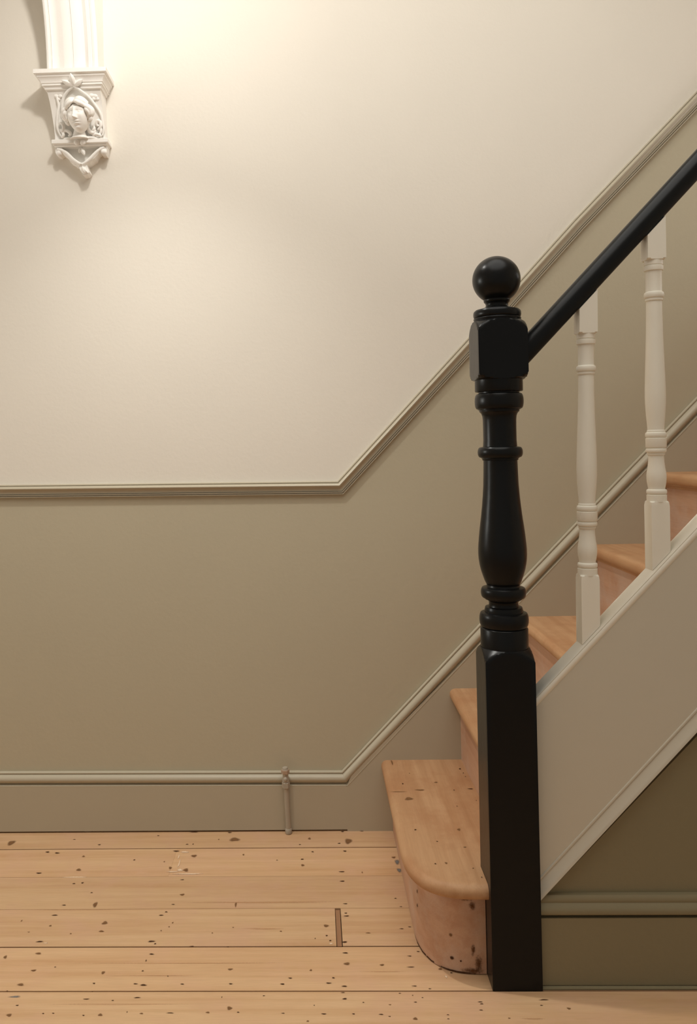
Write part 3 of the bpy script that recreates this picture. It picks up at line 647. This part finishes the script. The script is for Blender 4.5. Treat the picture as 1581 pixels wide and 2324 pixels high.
# vines
bm = bmesh.new()
def vine(pts, r):
    s_ = spline([W(*p) for p in pts], 6); tube(bm, s_, [r*(.8+.35*sin(pi*i/(len(s_)-1))) for i in range(len(s_))], 10)
vine([(.0150, .079, 2.0690), (.0029, .076, 2.0650), (-.0110, .070, 2.0575), (-.0248, .062, 2.0457), (-.0310, .057, 2.0320), (-.0345, .052, 2.0150), (-.0355, .049, 2.0000)], .0034)
vine([(-.0050, .078, 2.0700), (.0080, .077, 2.0650), (.0252, .070, 2.0547), (.0438, .061, 2.0404), (.0588, .054, 2.0212), (.0710, .048, 2.0003), (.0765, .042, 1.9745), (.0775, .040, 1.9574), (.0730, .038, 1.9420)], .0034)
vine([(-.0467, .060, 2.0480), (-.0450, .058, 2.0368), (-.0430, .054, 2.0231), (-.0470, .050, 2.0050), (-.0505, .046, 1.9850), (-.0513, .044, 1.9700), (-.0480, .042, 1.9560), (-.0417, .040, 1.9430)], .0034)
mesh_obj('vine', bm, M_PL, cb_, smooth=True)
bm = bmesh.new()
leaf(bm, (.0060, .083, 2.0675), (-.0010, .096, 2.0890), .0052, .005); leaf(bm, (.0085, .083, 2.0680), (.0035, .099, 2.0930), .0070, .006); leaf(bm, (.0080, .080, 2.0670), (-.0250, .088, 2.0790), .0066, .005); leaf(bm, (.0080, .080, 2.0660), (.0330, .088, 2.0800), .0066, .005)
o = mesh_obj('leaf_spray', bm, M_PL, cb_, smooth=True); melt(o, .0011)
for grp in ([(-.0480, .058, 2.0480, .0062), (-.0370, .058, 2.0475, .0062), (-.0430, .056, 2.040, .006)], [(.0500, .058, 2.0460, .0075), (.0600, .056, 2.0450, .0075), (.0650, .053, 2.0390, .0060), (.0560, .056, 2.038, .006)]):
    bm = bmesh.new()
    for (x, p, z, r) in grp: ball(bm, W(x, p, z), (r, r*.8, r*.9))
    o = mesh_obj('leaf_knob', bm, M_PL, cb_, smooth=True); melt(o, .0010)
bm = bmesh.new()
def curl(pts, r):
    s_ = spline([W(*p) for p in pts], 5); tube(bm, s_, [r*(.65+.5*sin(pi*(i+1)/(len(s_)+1))) for i in range(len(s_))], 10)
curl([(-.045, .044, 1.978), (-.036, .048, 1.975), (-.032, .048, 1.963), (-.038, .045, 1.955), (-.043, .043, 1.962)], .0045)
curl([(-.038, .043, 1.955), (-.034, .045, 1.944), (-.040, .042, 1.938)], .004)
curl([(-.034, .044, 1.952), (-.026, .047, 1.956), (-.018, .048, 1.952), (-.012, .047, 1.945), (-.020, .045, 1.941)], .0042)
o = mesh_obj('acanthus_scroll', bm, M_PL, cb_, smooth=True); melt(o, .0010)
bm = bmesh.new()
curl([(.040, .045, 1.980), (.036, .049, 1.966), (.040, .049, 1.952), (.050, .047, 1.947), (.057, .046, 1.955)], .0045)
curl([(.062, .044, 1.956), (.070, .045, 1.964), (.070, .046, 1.976), (.063, .047, 1.981), (.059, .045, 1.972), (.064, .044, 1.966)], .0044)
curl([(.050, .045, 1.968), (.053, .048, 1.958), (.047, .048, 1.953)], .004)
curl([(.048, .044, 1.940), (.060, .046, 1.943), (.072, .044, 1.938)], .0042)
curl([(.066, .042, 1.972), (.071, .043, 1.955), (.066, .042, 1.944)], .0035)
o = mesh_obj('acanthus_scroll', bm, M_PL, cb_, smooth=True); melt(o, .0010)
# bust: neck and shoulders
bm = bmesh.new()
tube(bm, [W(.014, .052, 1.965), W(.0125, .050, 1.952), W(.012, .047, 1.940), W(.012, .046, 1.932)], [.0150, .0150, .0190, .0260], 20)
ball(bm, W(.012, .036, 1.935), (.052, .014, .008)); ball(bm, W(-.016, .040, 1.934), (.022, .010, .006)); ball(bm, W(.040, .040, 1.934), (.022, .010, .006))
o = mesh_obj('neck', bm, M_PL, cb_, smooth=True); melt(o, .0011)
# head: ellipsoid grid shaped with brow, sockets, nose, lips and chin
bm = bmesh.new()
HS = 1.16; HC = Vector((CX+.0165, -.066, 1.9850)); HR = HS*Matrix.Rotation(radians(-9), 3, 'Z') @ Matrix.Rotation(radians(4), 3, 'X') @ Matrix.Rotation(radians(-3), 3, 'Y')
G = lambda v, s: math.exp(-(v/s)**2)
nu, nv = 120, 110; grid = []
for j in range(nv+1):
    th = pi*j/nv; row = []
    for i in range(nu):
        ph = 2*pi*i/nu; a, b, c = sin(th)*cos(ph), sin(th)*sin(ph), cos(th)   # front is -b
        x, y, z = a*.0265, b*.0290, c*.0375
        if z < 0: t = -z/.0375; x *= 1-.30*t**1.7; y *= 1-.10*t*t
        if y < 0:
            m = min(1, -y/.020); d = 0
            d += .0018*G(z-.0125, .004)*G(abs(x)-.010, .009)                       # brow
            d -= .0062*G(z-.0060, .0046)*G(abs(x)-.0105, .0066)                    # sockets
            d += .0050*G(z-.0058, .0026)*G(abs(x)-.0108, .0042)                    # eyeballs
            d += .0022*G(z-.0090, .0010)*G(abs(x)-.0108, .0060)                    # upper lids
            d += .0010*G(z-.0030, .0010)*G(abs(x)-.0108, .0055)                    # lower lids
            if -.0125 < z < .016:
                t = (.0125-z)/.0225; t = max(0, min(1, t)); d += (.0028+.0062*t**1.1)*G(x, .0027+.0014*t)
            d += .0095*G(x, .0042)*G(z+.0085, .0030)*.35
            d += .0024*G(abs(x)-.0042, .0020)*G(z+.0100, .0022)                    # nostril wings
            d += .0034*G(z+.0168, .0017)*G(x, .0072); d += .0034*G(z+.0214, .0019)*G(x, .0062); d -= .0016*G(z+.0190, .0008)*G(x, .0078)
            d -= .0014*G(z+.0255, .0018)*G(x, .008); d += .0040*G(z+.0315, .0042)*G(x, .0085)
            d += .0016*G(z+.0040, .009)*G(abs(x)-.0150, .006)
            y -= d*m
        row.append(bm.verts.new(HC+HR @ Vector((x, y, z))))
    grid.append(row)
for j in range(nv):
    for i in range(nu): 
        k = (i+1) % nu
        bm.faces.new([grid[j][i], grid[j][k], grid[j+1][k], grid[j+1][i]])
bmesh.ops.remove_doubles(bm, verts=bm.verts[:], dist=1e-6)
face = mesh_obj('head', bm, M_PL, cb_, smooth=True)
# hair: waved locks gathered back from a centre parting, bunched over the ears
bm = bmesh.new()
def lock(pts, r, sub=5):
    s_ = spline([tuple(HC+HR @ Vector(p)) for p in pts], sub); tube(bm, s_, [HS*r*(.55+.55*sin(pi*(i+.6)/(len(s_)+.2))) for i in range(len(s_))], 10)
ball(bm, HC+Vector((0, .010, .012)), (.0320, .027, .0400))
for s in (-1, 1):
    lock([(0, -.024, .0285), (s*.006, -.0275, .0275), (s*.013, -.0265, .0235), (s*.020, -.0215, .0200), (s*.026, -.014, .0150)], .0046)
    lock([(0, -.020, .0325), (s*.009, -.0235, .0325), (s*.017, -.0205, .0290), (s*.025, -.014, .0230), (s*.031, -.009, .0150)], .0050)
    lock([(0, -.014, .0365), (s*.010, -.017, .0375), (s*.020, -.014, .0330), (s*.029, -.009, .0250)], .0052)
    lock([(s*.022, -.0185, .0190), (s*.0285, -.018, .0140), (s*.0330, -.012, .0080), (s*.0330, -.010, .0000), (s*.0270, -.012, -.0020)], .0056)
    lock([(s*.0240, -.018, .0120), (s*.0275, -.0185, .0070), (s*.0290, -.014, .0010), (s*.0270, -.010, -.0060)], .0044)
    lock([(s*.029, -.010, .0200), (s*.0350, -.008, .0120), (s*.0370, -.006, .0040), (s*.0330, -.004, -.0050)], .0056)
    lock([(s*.030, -.006, -.0020), (s*.0300, -.004, -.0090), (s*.0250, -.002, -.0160)], .0048)
    for q in range(3): ball(bm, HC+HR @ Vector((s*(.013+.007*q), -.0245+.004*q, .0215-.0035*q)), (.0046, .0042, .0040))
    ball(bm, HC+HR @ Vector((s*.0255, -.0085, -.0065)), (.0028, .0040, .0045))
o = mesh_obj('hair', bm, M_PL, face, smooth=True); melt(o, .00085)
